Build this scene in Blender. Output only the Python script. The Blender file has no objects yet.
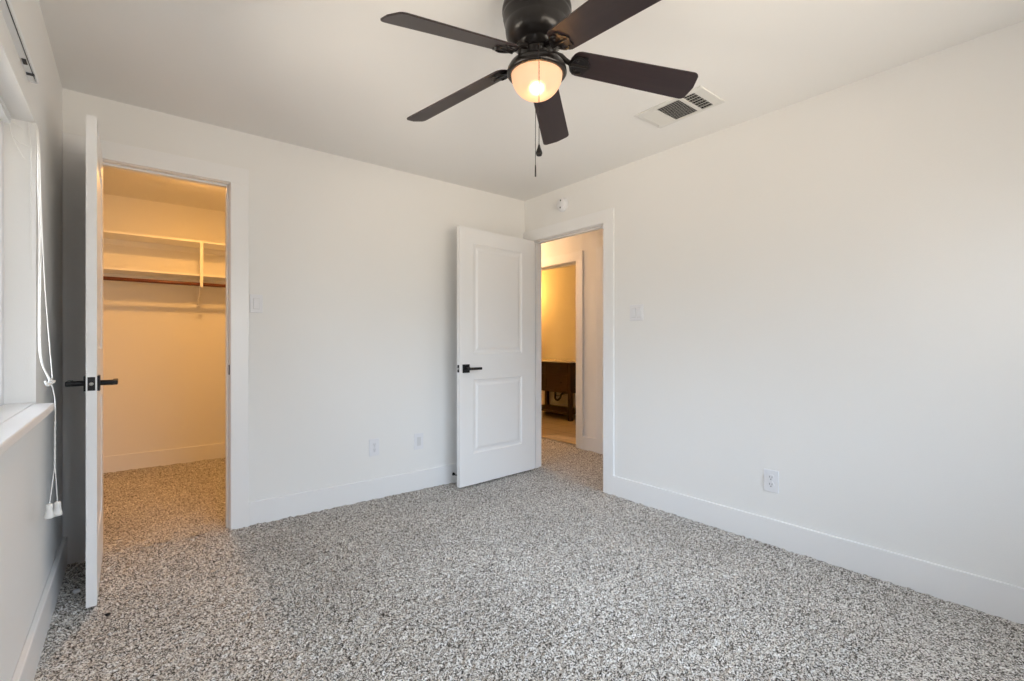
import bpy, bmesh, math, random
import numpy as np
from mathutils import Vector, Matrix

random.seed(4)
PI = math.pi
C = bpy.context.scene.collection
SC = bpy.context.scene

# ------------------------------------------------------------------ camera
YAW = math.radians(38.662)
cam = bpy.data.cameras.new('camera')
camo = bpy.data.objects.new('camera', cam)
C.objects.link(camo)
camo.location = (0, 0, 1.1307)
camo.rotation_euler = (PI / 2, 0, -YAW)
cam.sensor_width = 36
cam.lens = 475.13 / 1024 * 36
cam.shift_y = 2.75 / 1024
cam.clip_start = 0.02
SC.camera = camo

# ------------------------------------------------------------------ world and exposure
SC.view_settings.view_transform = 'Standard'
SC.view_settings.look = 'None'
SC.view_settings.exposure = 0.0
SC.view_settings.gamma = 1.0
SC.view_settings.use_curve_mapping = False

w = bpy.data.worlds.new('shaped_daylight')
SC.world = w
w.use_nodes = True
nt = w.node_tree
nt.nodes.clear()
wo = nt.nodes.new('ShaderNodeOutputWorld')
bg = nt.nodes.new('ShaderNodeBackground')
tc = nt.nodes.new('ShaderNodeTexCoord')
sx = nt.nodes.new('ShaderNodeSeparateXYZ')
cr = nt.nodes.new('ShaderNodeValToRGB')
mr = nt.nodes.new('ShaderNodeMapRange')
mr.inputs['From Min'].default_value = -1
mr.inputs['From Max'].default_value = 1
nt.links.new(tc.outputs['Generated'], sx.inputs[0])
nt.links.new(sx.outputs['Z'], mr.inputs['Value'])
nt.links.new(mr.outputs[0], cr.inputs[0])
el = cr.color_ramp.elements
el[0].position = 0.0
el[0].color = (1.14, 0.99, 0.86, 1)  # ground glow raised to lift the ceiling, horizon band dimmed for the walls
el[1].position = 1.0
el[1].color = (0.80, 0.94, 1.20, 1)
for p_, c_ in ((0.28, (1.10, 0.94, 0.81, 1)), (0.44, (0.52, 0.44, 0.37, 1)), (0.52, (0.50, 0.50, 0.51, 1)),
               (0.58, (0.66, 0.71, 0.82, 1)), (0.64, (0.86, 0.97, 1.17, 1))):
    e_ = el.new(p_)
    e_.color = c_
nt.links.new(cr.outputs[0], bg.inputs['Color'])
bg.inputs['Strength'].default_value = 11.0
nt.links.new(bg.outputs[0], wo.inputs[0])


def portal(name, loc, rot, sx_, sy_):
    l = bpy.data.lights.new(name, 'AREA')
    l.shape = 'RECTANGLE'
    l.size, l.size_y = sx_, sy_
    l.cycles.is_portal = True
    o = bpy.data.objects.new(name, l)
    C.objects.link(o)
    o.location = loc
    o.rotation_euler = rot
    return o


# daylight portals in the two window openings, the rear one added (sky sampling only)
portal('window_portal', (-0.46, 1.90, 1.43), (0, -PI / 2, 0), 1.04, 1.17)
portal('window_portal', (1.40, -0.98, 1.33), (PI / 2, 0, 0), 2.30, 1.44)


def point(name, loc, col, power, r):
    l = bpy.data.lights.new(name, 'POINT')
    l.color = col
    l.energy = power
    l.shadow_soft_size = r
    o = bpy.data.objects.new(name, l)
    C.objects.link(o)
    o.location = loc
    return o


def disk(name, loc, col, power, size):
    l = bpy.data.lights.new(name, 'AREA')
    l.shape = 'DISK'
    l.size = size
    l.color = col
    l.energy = power
    o = bpy.data.objects.new(name, l)
    C.objects.link(o)
    o.location = loc
    return o


# ------------------------------------------------------------------ helpers
def nodemat(name):
    m = bpy.data.materials.new(name)
    m.use_nodes = True
    n = m.node_tree
    return m, n, n.nodes['Principled BSDF']


def mat(name, col, rough=0.5, metal=0.0, bump=0.0, bscale=200.0, var=0.0, vscale=3.0, coat=0.0):
    m, n, b = nodemat(name)
    b.inputs['Base Color'].default_value = (*col, 1)
    b.inputs['Roughness'].default_value = rough
    b.inputs['Metallic'].default_value = metal
    b.inputs['Coat Weight'].default_value = coat
    t = n.nodes.new('ShaderNodeTexCoord')
    if bump:
        no = n.nodes.new('ShaderNodeTexNoise')
        no.inputs['Scale'].default_value = bscale
        no.inputs['Detail'].default_value = 3
        bu = n.nodes.new('ShaderNodeBump')
        bu.inputs['Strength'].default_value = bump
        bu.inputs['Distance'].default_value = 0.002
        n.links.new(t.outputs['Object'], no.inputs['Vector'])
        n.links.new(no.outputs['Fac'], bu.inputs['Height'])
        n.links.new(bu.outputs[0], b.inputs['Normal'])
    if var:
        no = n.nodes.new('ShaderNodeTexNoise')
        no.inputs['Scale'].default_value = vscale
        no.inputs['Detail'].default_value = 4
        mx = n.nodes.new('ShaderNodeMix')
        mx.data_type = 'RGBA'
        mx.inputs[6].default_value = (*[c * (1 - var) for c in col], 1)
        mx.inputs[7].default_value = (*[min(1, c * (1 + var)) for c in col], 1)
        n.links.new(t.outputs['Object'], no.inputs['Vector'])
        n.links.new(no.outputs['Fac'], mx.inputs[0])
        n.links.new(mx.outputs[2], b.inputs['Base Color'])
    return m


M = {}
M['wall'] = mat('wall_paint', (0.86, 0.85, 0.83), 0.75, bump=0.25, bscale=260, var=0.006)
M['ceiling'] = mat('ceiling_paint', (0.87, 0.86, 0.84), 0.85, bump=0.25, bscale=180, var=0.006)
M['trim'] = mat('trim_paint', (0.88, 0.875, 0.87), 0.32, bump=0.05, bscale=60)
M['door'] = mat('door_paint', (0.87, 0.865, 0.86), 0.36, bump=0.08, bscale=80)
M['plastic'] = mat('white_plastic', (0.82, 0.82, 0.84), 0.35)
M['plastic_edge'] = mat('off_white_plastic', (0.70, 0.70, 0.70), 0.4)
M['slot'] = mat('dark_slot', (0.03, 0.03, 0.035), 0.6)
M['bronze'] = mat('dark_bronze', (0.010, 0.0075, 0.007), 0.32, metal=0.2, coat=0.15)
M['black'] = mat('matte_black_metal', (0.012, 0.012, 0.014), 0.38, metal=0.4)
M['steel'] = mat('satin_steel', (0.6, 0.58, 0.56), 0.3, metal=1.0)
M['rod'] = mat('varnished_brown_rod', (0.13, 0.035, 0.018), 0.4, var=0.2, vscale=20)
M['cord'] = mat('white_cord', (0.86, 0.85, 0.82), 0.7)
M['vinyl'] = mat('window_vinyl', (0.85, 0.86, 0.87), 0.35)
M['vent'] = mat('vent_enamel', (0.74, 0.73, 0.70), 0.45)
M['duct'] = mat('duct_shade', (0.02, 0.02, 0.02), 0.9)
M['tassel'] = mat('cord_tassel', (0.78, 0.77, 0.74), 0.5)
M['stone'] = mat('vanity_stone', (0.75, 0.73, 0.68), 0.25, var=0.05, vscale=15)


def wood(name, a, b_, rough, scale, stretch=(1, 12, 1)):
    m, n, b = nodemat(name)
    t = n.nodes.new('ShaderNodeTexCoord')
    mp = n.nodes.new('ShaderNodeMapping')
    mp.inputs['Scale'].default_value = stretch
    no = n.nodes.new('ShaderNodeTexNoise')
    no.inputs['Scale'].default_value = scale
    no.inputs['Detail'].default_value = 6
    mx = n.nodes.new('ShaderNodeMix')
    mx.data_type = 'RGBA'
    mx.inputs[6].default_value = (*a, 1)
    mx.inputs[7].default_value = (*b_, 1)
    n.links.new(t.outputs['Object'], mp.inputs[0])
    n.links.new(mp.outputs[0], no.inputs['Vector'])
    n.links.new(no.outputs['Fac'], mx.inputs[0])
    n.links.new(mx.outputs[2], b.inputs['Base Color'])
    b.inputs['Roughness'].default_value = rough
    return m


M['blade'] = wood('espresso_blade', (0.017, 0.010, 0.011), (0.036, 0.020, 0.021), 0.42, 4, (1, 14, 1))
M['vanity'] = wood('dark_stained_wood', (0.020, 0.009, 0.004), (0.060, 0.027, 0.011), 0.5, 6, (14, 1, 14))


def glass_mat():
    m = bpy.data.materials.new('window_glass')
    m.use_nodes = True
    n = m.node_tree
    n.nodes.clear()
    o = n.nodes.new('ShaderNodeOutputMaterial')
    a = n.nodes.new('ShaderNodeBsdfTransparent')
    g = n.nodes.new('ShaderNodeBsdfGlossy')
    g.inputs['Roughness'].default_value = 0.02
    f = n.nodes.new('ShaderNodeFresnel')
    f.inputs['IOR'].default_value = 1.45
    x = n.nodes.new('ShaderNodeMixShader')
    a.inputs['Color'].default_value = (0.95, 0.97, 0.96, 1)
    n.links.new(f.outputs[0], x.inputs[0])
    n.links.new(a.outputs[0], x.inputs[1])
    n.links.new(g.outputs[0], x.inputs[2])
    n.links.new(x.outputs[0], o.inputs[0])
    return m


M['glass'] = glass_mat()


def emit(name, col, s):
    m, n, b = nodemat(name)
    b.inputs['Base Color'].default_value = (*col, 1)
    b.inputs['Emission Color'].default_value = (*col, 1)
    b.inputs['Emission Strength'].default_value = s
    return m


M['bulb'] = emit('glowing_bulb', (1.0, 0.58, 0.25), 30)
M['closet_lamp'] = emit('closet_lamp_glass', (1.0, 0.66, 0.30), 8)
M['bath_lamp'] = emit('bath_lamp_glass', (1.0, 0.60, 0.22), 10)


def frosted():
    # frosted glass: light of the bulb scatters through it
    m = bpy.data.materials.new('frosted_lamp_glass')
    m.use_nodes = True
    n = m.node_tree
    n.nodes.clear()
    o = n.nodes.new('ShaderNodeOutputMaterial')
    r = n.nodes.new('ShaderNodeBsdfRefraction')
    r.inputs['IOR'].default_value = 1.12
    r.inputs['Roughness'].default_value = 0.8
    r.inputs['Color'].default_value = (1, 0.93, 0.82, 1)
    d = n.nodes.new('ShaderNodeBsdfDiffuse')
    d.inputs['Color'].default_value = (0.8, 0.74, 0.64, 1)
    e = n.nodes.new('ShaderNodeEmission')
    e.inputs['Color'].default_value = (1.0, 0.56, 0.32, 1)
    e.inputs['Strength'].default_value = 0.30
    x = n.nodes.new('ShaderNodeMixShader')
    x.inputs[0].default_value = 0.35
    a = n.nodes.new('ShaderNodeAddShader')
    n.links.new(r.outputs[0], x.inputs[1])
    n.links.new(d.outputs[0], x.inputs[2])
    n.links.new(x.outputs[0], a.inputs[0])
    n.links.new(e.outputs[0], a.inputs[1])
    n.links.new(a.outputs[0], o.inputs[0])
    return m


M['frosted'] = frosted()


def carpet():
    m, n, b = nodemat('frieze_carpet')
    t = n.nodes.new('ShaderNodeTexCoord')
    v = n.nodes.new('ShaderNodeTexVoronoi')
    v.inputs['Scale'].default_value = 245
    v.inputs['Randomness'].default_value = 1.0
    sep = n.nodes.new('ShaderNodeSeparateColor')
    r = n.nodes.new('ShaderNodeValToRGB')
    e = r.color_ramp.elements
    e[0].position = 0.0
    e[0].color = (0.03, 0.026, 0.022, 1)
    e[1].position = 1.0
    e[1].color = (0.95, 0.94, 0.92, 1)
    for p, c in ((0.18, (0.10, 0.086, 0.073, 1)), (0.42, (0.42, 0.385, 0.345, 1)), (0.68, (0.80, 0.75, 0.69, 1))):
        q = e.new(p)
        q.color = c
    n.links.new(t.outputs['Object'], v.inputs['Vector'])
    n.links.new(v.outputs['Color'], sep.inputs[0])
    n.links.new(sep.outputs[0], r.inputs[0])
    no = n.nodes.new('ShaderNodeTexNoise')
    no.inputs['Scale'].default_value = 2.2
    no.inputs['Detail'].default_value = 5
    mr_ = n.nodes.new('ShaderNodeMapRange')
    mr_.inputs['To Min'].default_value = 0.82
    mr_.inputs['To Max'].default_value = 1.16
    n.links.new(t.outputs['Object'], no.inputs['Vector'])
    n.links.new(no.outputs['Fac'], mr_.inputs[0])
    mx = n.nodes.new('ShaderNodeMix')
    mx.data_type = 'RGBA'
    mx.blend_type = 'MULTIPLY'
    mx.inputs[0].default_value = 1
    n.links.new(r.outputs[0], mx.inputs[6])
    n.links.new(mr_.outputs[0], mx.inputs[7])
    n.links.new(mx.outputs[2], b.inputs['Base Color'])
    b.inputs['Roughness'].default_value = 0.95
    b.inputs['Specular IOR Level'].default_value = 0.1
    bu = n.nodes.new('ShaderNodeBump')
    bu.inputs['Strength'].default_value = 0.9
    bu.inputs['Distance'].default_value = 0.004
    n.links.new(sep.outputs[1], bu.inputs['Height'])
    n.links.new(bu.outputs[0], b.inputs['Normal'])
    return m


M['carpet'] = carpet()


def tiles():
    m, n, b = nodemat('beige_floor_tile')
    t = n.nodes.new('ShaderNodeTexCoord')
    k = n.nodes.new('ShaderNodeTexBrick')
    k.inputs['Scale'].default_value = 1
    k.inputs['Color1'].default_value = (0.62, 0.52, 0.40, 1)
    k.inputs['Color2'].default_value = (0.56, 0.47, 0.36, 1)
    k.inputs['Mortar'].default_value = (0.30, 0.25, 0.19, 1)
    k.inputs['Mortar Size'].default_value = 0.006
    k.inputs['Brick Width'].default_value = 0.33
    k.inputs['Row Height'].default_value = 0.33
    k.offset = 0
    n.links.new(t.outputs['Object'], k.inputs['Vector'])
    n.links.new(k.outputs['Color'], b.inputs['Base Color'])
    b.inputs['Roughness'].default_value = 0.3
    return m


M['tile'] = tiles()


def obj(name, bm, m, parent=None, smooth=False, bevel=0.0, kind=None, segs=2):
    me = bpy.data.meshes.new(name)
    bmesh.ops.recalc_face_normals(bm, faces=bm.faces)
    bm.to_mesh(me)
    bm.free()
    me.materials.append(m)
    if smooth:
        for p in me.polygons:
            p.use_smooth = True
    o = bpy.data.objects.new(name, me)
    C.objects.link(o)
    if bevel:
        b = o.modifiers.new('bevel', 'BEVEL')
        b.width = bevel
        b.segments = segs
        b.limit_method = 'ANGLE'
        b.angle_limit = math.radians(50)
    if parent:
        o.parent = parent
    if kind:
        o['kind'] = kind
    return o


def thing(name, label, cat, loc=(0, 0, 0), rz=0.0, group=None, kind=None):
    o = bpy.data.objects.new(name, None)
    o.empty_display_size = 0.05
    C.objects.link(o)
    o.location = loc
    o.rotation_euler = (0, 0, rz)
    tag(o, label, cat, group, kind)
    return o


def tag(o, label=None, cat=None, group=None, kind=None):
    if label:
        o['label'] = label
    if cat:
        o['category'] = cat
    if group:
        o['group'] = group
    if kind:
        o['kind'] = kind
    return o


def box(bm, x0, x1, y0, y1, z0, z1, mtx=None):
    vs = [bm.verts.new(Vector((x, y, z)) if mtx is None else mtx @ Vector((x, y, z)))
          for z in (z0, z1) for y in (y0, y1) for x in (x0, x1)]
    for f in ((0, 1, 3, 2), (4, 6, 7, 5), (0, 4, 5, 1), (2, 3, 7, 6), (0, 2, 6, 4), (1, 5, 7, 3)):
        bm.faces.new([vs[i] for i in f])
    return bm


def BX(*a, mtx=None):
    return box(bmesh.new(), *a, mtx=mtx)


def lathe(bm, prof, n=48, mtx=None, cap=True):
    rings = []
    for r, z in prof:
        if r < 1e-6:
            v = Vector((0, 0, z))
            rings.append([bm.verts.new(mtx @ v if mtx else v)])
        else:
            ring = []
            for i in range(n):
                a = 2 * PI * i / n
                v = Vector((r * math.cos(a), r * math.sin(a), z))
                ring.append(bm.verts.new(mtx @ v if mtx else v))
            rings.append(ring)
    for a, b in zip(rings, rings[1:]):
        for i in range(n):
            j = (i + 1) % n
            if len(a) == 1 and len(b) == 1:
                continue
            if len(a) == 1:
                bm.faces.new([a[0], b[i], b[j]])
            elif len(b) == 1:
                bm.faces.new([a[i], a[j], b[0]])
            else:
                bm.faces.new([a[i], a[j], b[j], b[i]])
    if cap:
        for ring in (rings[0], rings[-1]):
            if len(ring) > 2:
                bm.faces.new(ring)
    return bm


def tube(bm, pts, r, n=8, closed=False):
    pts = [Vector(p) for p in pts]
    rings = []
    up = Vector((0, 0, 1))
    prev = None
    for i, p in enumerate(pts):
        a = pts[max(i - 1, 0)]
        b = pts[min(i + 1, len(pts) - 1)]
        d = (b - a).normalized()
        if prev is None:
            u = d.cross(up)
            if u.length < 1e-3:
                u = d.cross(Vector((1, 0, 0)))
        else:
            u = prev - d * prev.dot(d)
        u.normalize()
        prev = u
        v = d.cross(u)
        rr = r[i] if isinstance(r, (list, tuple)) else r
        rings.append([bm.verts.new(p + (u * math.cos(2 * PI * k / n) + v * math.sin(2 * PI * k / n)) * rr) for k in range(n)])
    for a, b in zip(rings, rings[1:]):
        for k in range(n):
            j = (k + 1) % n
            bm.faces.new([a[k], a[j], b[j], b[k]])
    bm.faces.new(rings[0])
    bm.faces.new(rings[-1])
    return bm


def spline(pts, sub=6):
    P = [Vector(p) for p in pts]
    P = [P[0] * 2 - P[1]] + P + [P[-1] * 2 - P[-2]]
    out = []
    for i in range(1, len(P) - 2):
        for s in range(sub):
            t = s / sub
            a, b, c, d = P[i - 1:i + 3]
            out.append(0.5 * ((2 * b) + (c - a) * t + (2 * a - 5 * b + 4 * c - d) * t * t + (-a + 3 * b - 3 * c + d) * t ** 3))
    out.append(P[-2])
    return out


def slab_with_holes(bm, axis, t0, t1, u0, u1, z0, z1, holes):
    # wall slab: axis 'x' is a wall of constant x (t along x, u along y)
    us = sorted({u0, u1, *[h[0] for h in holes], *[h[1] for h in holes]})
    zs = sorted({z0, z1, *[h[2] for h in holes], *[h[3] for h in holes]})

    def solid(i, j):
        if i < 0 or j < 0 or i >= len(us) - 1 or j >= len(zs) - 1:
            return False
        cu, cz = (us[i] + us[i + 1]) / 2, (zs[j] + zs[j + 1]) / 2
        return not any(h[0] < cu < h[1] and h[2] < cz < h[3] for h in holes)

    cache = {}

    def V(t, u, z):
        k = (t, u, z)
        if k not in cache:
            cache[k] = bm.verts.new((t, u, z) if axis == 'x' else (u, t, z))
        return cache[k]
    for i in range(len(us) - 1):
        for j in range(len(zs) - 1):
            if not solid(i, j):
                continue
            a, b, c, d = us[i], us[i + 1], zs[j], zs[j + 1]
            for t in (t0, t1):
                bm.faces.new([V(t, a, c), V(t, b, c), V(t, b, d), V(t, a, d)])
            if not solid(i - 1, j):
                bm.faces.new([V(t0, a, c), V(t1, a, c), V(t1, a, d), V(t0, a, d)])
            if not solid(i + 1, j):
                bm.faces.new([V(t0, b, c), V(t1, b, c), V(t1, b, d), V(t0, b, d)])
            if not solid(i, j - 1):
                bm.faces.new([V(t0, a, c), V(t1, a, c), V(t1, b, c), V(t0, b, c)])
            if not solid(i, j + 1):
                bm.faces.new([V(t0, a, d), V(t1, a, d), V(t1, b, d), V(t0, b, d)])
    return bm


def struct(name, bm, m, parent=None, **k):
    return obj(name, bm, m, parent, kind=None if parent else 'structure', **k)


# ------------------------------------------------------------------ room shell
XL, XR, YF, YB, H = -0.278, 2.826, -0.80, 3.346, 2.44
HX0, HX1 = 2.930, 3.785          # hall
CY0, CY1 = 3.466, 5.485          # walk-in closet
CX0, CX1 = -0.90, 1.30
BX1, BY0, BY1 = 5.52, 3.30, 6.50  # bathroom beyond the hall


def carpet_grid(name, x0, x1, y0, y1, step, amp, seed):
    rng = np.random.default_rng(seed)
    nx, ny = int((x1 - x0) / step) + 1, int((y1 - y0) / step) + 1
    xs = np.linspace(x0, x1, nx)
    ys = np.linspace(y0, y1, ny)
    h = rng.random((ny, nx))
    k = h.copy()
    for ax in (0, 1):
        k = (np.roll(k, 1, ax) + 2 * k + np.roll(k, -1, ax)) / 4
    c = rng.random((ny // 6 + 3, nx // 6 + 3))
    yy, xx = np.meshgrid(np.arange(ny) / 6, np.arange(nx) / 6, indexing='ij')
    yi, xi = yy.astype(int), xx.astype(int)
    fy, fx = yy - yi, xx - xi
    low = (c[yi, xi] * (1 - fx) + c[yi, xi + 1] * fx) * (1 - fy) + (c[yi + 1, xi] * (1 - fx) + c[yi + 1, xi + 1] * fx) * fy
    z = -amp + amp * np.clip((k - k.mean()) * 2.2 + 0.5, 0, 1) + (low - 0.5) * amp * 0.5
    X, Y = np.meshgrid(xs, ys)
    jx = (rng.random((ny, nx)) - 0.5) * step * 0.7
    jy = (rng.random((ny, nx)) - 0.5) * step * 0.7
    jx[:, 0] = jx[:, -1] = 0
    jy[0] = jy[-1] = 0
    co = np.stack([X + jx, Y + jy, z], -1).reshape(-1, 3).astype(np.float32)
    idx = np.arange(nx * ny).reshape(ny, nx)
    q = np.stack([idx[:-1, :-1], idx[:-1, 1:], idx[1:, 1:], idx[1:, :-1]], -1).reshape(-1, 4)
    me = bpy.data.meshes.new(name)
    me.vertices.add(len(co))
    me.vertices.foreach_set('co', co.ravel())
    me.loops.add(q.size)
    me.loops.foreach_set('vertex_index', q.ravel().astype(np.int32))
    me.polygons.add(len(q))
    me.polygons.foreach_set('loop_start', np.arange(0, q.size, 4, dtype=np.int32))
    me.polygons.foreach_set('loop_total', np.full(len(q), 4, dtype=np.int32))
    me.polygons.foreach_set('use_smooth', np.ones(len(q), dtype=bool))
    me.update(calc_edges=True)
    me.materials.append(M['carpet'])
    o = bpy.data.objects.new(name, me)
    C.objects.link(o)
    o['kind'] = 'structure'
    return o


carpet_grid('floor', XL - 0.01, XR + 0.01, 0.55, YB + 0.02, 0.0055, 0.012, 1)
carpet_grid('floor', XL - 0.01, XR + 0.01, YF, 0.56, 0.02, 0.009, 2)
carpet_grid('floor', CX0, CX1, YB + 0.005, CY1 + 0.01, 0.010, 0.009, 3)
carpet_grid('floor', XR - 0.005, HX1 + 0.06, 1.2, 5.2, 0.012, 0.009, 4)
struct('floor', BX(-1.05, HX1 + 0.06, YF - 0.1, 5.6, -0.06, -0.018), M['carpet'])
struct('floor', BX(HX1 + 0.06, BX1, BY0, BY1, -0.05, 0.0), M['tile'])
struct('trim_9', BX(HX1 + 0.045, HX1 + 0.075, 3.60, 4.41, -0.005, 0.004), M['steel'])

struct('ceiling', BX(-1.1, XR + 0.12, YF - 0.1, YB + 0.12, H, H + 0.08), M['ceiling'])
struct('ceiling', BX(-1.1, XR - 0.0, YB + 0.12, CY1 + 0.1, H, H + 0.08), M['ceiling'])
struct('ceiling', BX(XR + 0.12, BX1 + 0.1, 1.1, BY1 + 0.1, H, H + 0.08), M['ceiling'])

WIN_Y0, WIN_Y1, WIN_Z0, WIN_Z1 = 1.32, 2.482, 0.895, 1.947
WX0, WX1, WRZ0, WRZ1 = 0.25, 2.55, 0.60, 2.05            # unseen window added behind the camera to light the back wall
CDX0, CDX1, CDZ = -0.133, 0.466, 2.108     # clear closet opening
EY0, EY1, EZ = 2.403, 3.244, 2.045         # clear entry opening
J = 0.02
struct('wall_left', slab_with_holes(bmesh.new(), 'x', XL - 0.15, XL, YF - 0.12, YB, -0.02, H, [(WIN_Y0, WIN_Y1, WIN_Z0, WIN_Z1)]), M['wall'])
struct('wall_front', slab_with_holes(bmesh.new(), 'y', YF - 0.15, YF, XL, XR, -0.02, H, [(WX0, WX1, WRZ0, WRZ1)]), M['wall'])
struct('wall_back', slab_with_holes(bmesh.new(), 'y', YB, CY0, -1.0, XR, -0.02, H, [(CDX0 - J, CDX1 + J, -0.02, CDZ + J)]), M['wall'])
struct('wall_right', slab_with_holes(bmesh.new(), 'x', XR, HX0, YF - 0.15, 5.3, -0.02, H, [(EY0 - J, EY1 + J, -0.02, EZ + J)]), M['wall'])
# closet walls
struct('wall_closet_back', BX(CX0 - 0.1, CX1 + 0.1, CY1, CY1 + 0.1, -0.02, H), M['wall'])
struct('wall_closet_left', BX(CX0 - 0.1, CX0, CY0, CY1, -0.02, H), M['wall'])
struct('wall_closet_right', BX(CX1, CX1 + 0.1, CY0, CY1, -0.02, H), M['wall'])
# hall and bathroom walls
BDY0, BDY1, BDZ = 3.605, 4.40, 2.022
HDY0, HDY1 = 2.42, 3.205
struct('wall_hall_right', slab_with_holes(bmesh.new(), 'x', HX1, HX1 + 0.12, 1.1, 5.3, -0.02, H,
       [(BDY0 - J, BDY1 + J, -0.02, BDZ + J), (HDY0 - J, HDY1 + J, -0.02, BDZ + J)]), M['wall'])
struct('wall_hall_front', BX(HX0, HX1, 1.1, 1.2, -0.02, H), M['wall'])
struct('wall_hall_back', BX(HX0, HX1, 5.2, 5.3, -0.02, H), M['wall'])
struct('wall_bathroom_right', BX(BX1 - 0.07, BX1 + 0.05, BY0 - 0.1, BY1 + 0.1, -0.02, H), M['wall'])
struct('wall_bathroom_front', BX(HX1 + 0.12, BX1, BY0 - 0.1, BY0, -0.02, H), M['wall'])
struct('wall_bathroom_back', BX(HX1 + 0.12, BX1, BY1, BY1 + 0.1, -0.02, H), M['wall'])
struct('wall_bathroom_left', BX(HX1, HX1 + 0.12, 5.3, BY1 + 0.1, -0.02, H), M['wall'])

# ------------------------------------------------------------------ baseboards
BT, BH = 0.0155, 0.14


def base(name, x0, x1, y0, y1, h=BH):
    return struct(name, BX(x0, x1, y0, y1, -0.012, h), M['trim'], bevel=0.004)


CW = 0.098                       # casing width
base('baseboard_left', XL, XL + 0.0195, YF, YB)
base('baseboard_back', CDX1 + CW + 0.003, XR - BT, YB - BT, YB)
base('baseboard_right', XR - BT, XR, YF, EY0 - CW)
base('baseboard_front', XL + 0.0195, XR - BT, YF, YF + BT)
base('baseboard_closet_back', CX0, CX1, CY1 - BT, CY1)
base('baseboard_closet_left', CX0, CX0 + BT, CY0, CY1 - BT)
base('baseboard_closet_right', CX1 - BT, CX1, CY0, CY1 - BT)
base('baseboard_hall_right', HX1 - BT, HX1, HDY1 + CW + 0.003, BDY0 - CW - 0.003)
base('baseboard_bathroom_right', BX1 - 0.07 - BT, BX1 - 0.07, BY0, BY1)


# ------------------------------------------------------------------ door casings and jambs
def frame_y(n, x0, x1, z, yf, yb, w=CW, t=0.0165, both=True, wl=CW):
    """jambs, stops and casings of an opening in a wall of constant y"""
    b = bmesh.new()
    box(b, x0 - J, x0, yf, yb, -0.012, z)
    box(b, x1, x1 + J, yf, yb, -0.012, z)
    box(b, x0 - J, x1 + J, yf, yb, z, z + J)
    # stops
    s0, s1 = yf + 0.040, yf + 0.075
    box(b, x0, x0 + 0.011, s0, s1, -0.012, z)
    box(b, x1 - 0.011, x1, s0, s1, -0.012, z)
    box(b, x0 + 0.011, x1 - 0.011, s0, s1, z - 0.011, z)
    r = struct('trim_%d' % n, b, M['trim'], bevel=0.0015)
    c = bmesh.new()
    sides = [(yf - t, yf)] + ([(yb, yb + t)] if both else [])
    for a, d in sides:
        box(c, x0 - wl - 0.004, x0 - 0.004, a, d, -0.012, z + 0.004)
        box(c, x1 + 0.004, x1 + w + 0.004, a, d, -0.012, z + 0.004)
        box(c, x0 - wl - 0.004, x1 + w + 0.004, a, d, z + 0.004, z + w + 0.004)
    struct('trim_%d' % (n + 1), c, M['trim'], bevel=0.002)
    return r


def frame_x(n, y0, y1, z, xf, xb, w=CW, t=0.0165, stop_at=0.04):
    b = bmesh.new()
    box(b, xf, xb, y0 - J, y0, -0.012, z)
    box(b, xf, xb, y1, y1 + J, -0.012, z)
    box(b, xf, xb, y0 - J, y1 + J, z, z + J)
    s0, s1 = xf + stop_at, xf + stop_at + 0.035
    box(b, s0, s1, y0, y0 + 0.011, -0.012, z)
    box(b, s0, s1, y1 - 0.011, y1, -0.012, z)
    box(b, s0, s1, y0 + 0.011, y1 - 0.011, z - 0.011, z)
    struct('trim_%d' % n, b, M['trim'], bevel=0.0015)
    c = bmesh.new()
    for a, d in ((xf - t, xf), (xb, xb + t)):
        box(c, a, d, y0 - w - 0.004, y0 - 0.004, -0.012, z + 0.004)
        box(c, a, d, y1 + 0.004, y1 + w + 0.004, -0.012, z + 0.004)
        box(c, a, d, y0 - w - 0.004, y1 + w + 0.004, z + 0.004, z + w + 0.004)
    struct('trim_%d' % (n + 1), c, M['trim'], bevel=0.002)


frame_y(1, CDX0, CDX1, CDZ, YB, CY0, wl=0.140)
frame_x(3, EY0, EY1, EZ, XR, HX0)
frame_x(5, BDY0, BDY1, BDZ, HX1, HX1 + 0.12, stop_at=0.07)
frame_x(7, HDY0, HDY1, BDZ, HX1, HX1 + 0.12, t=0.024, stop_at=0.02)


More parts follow.
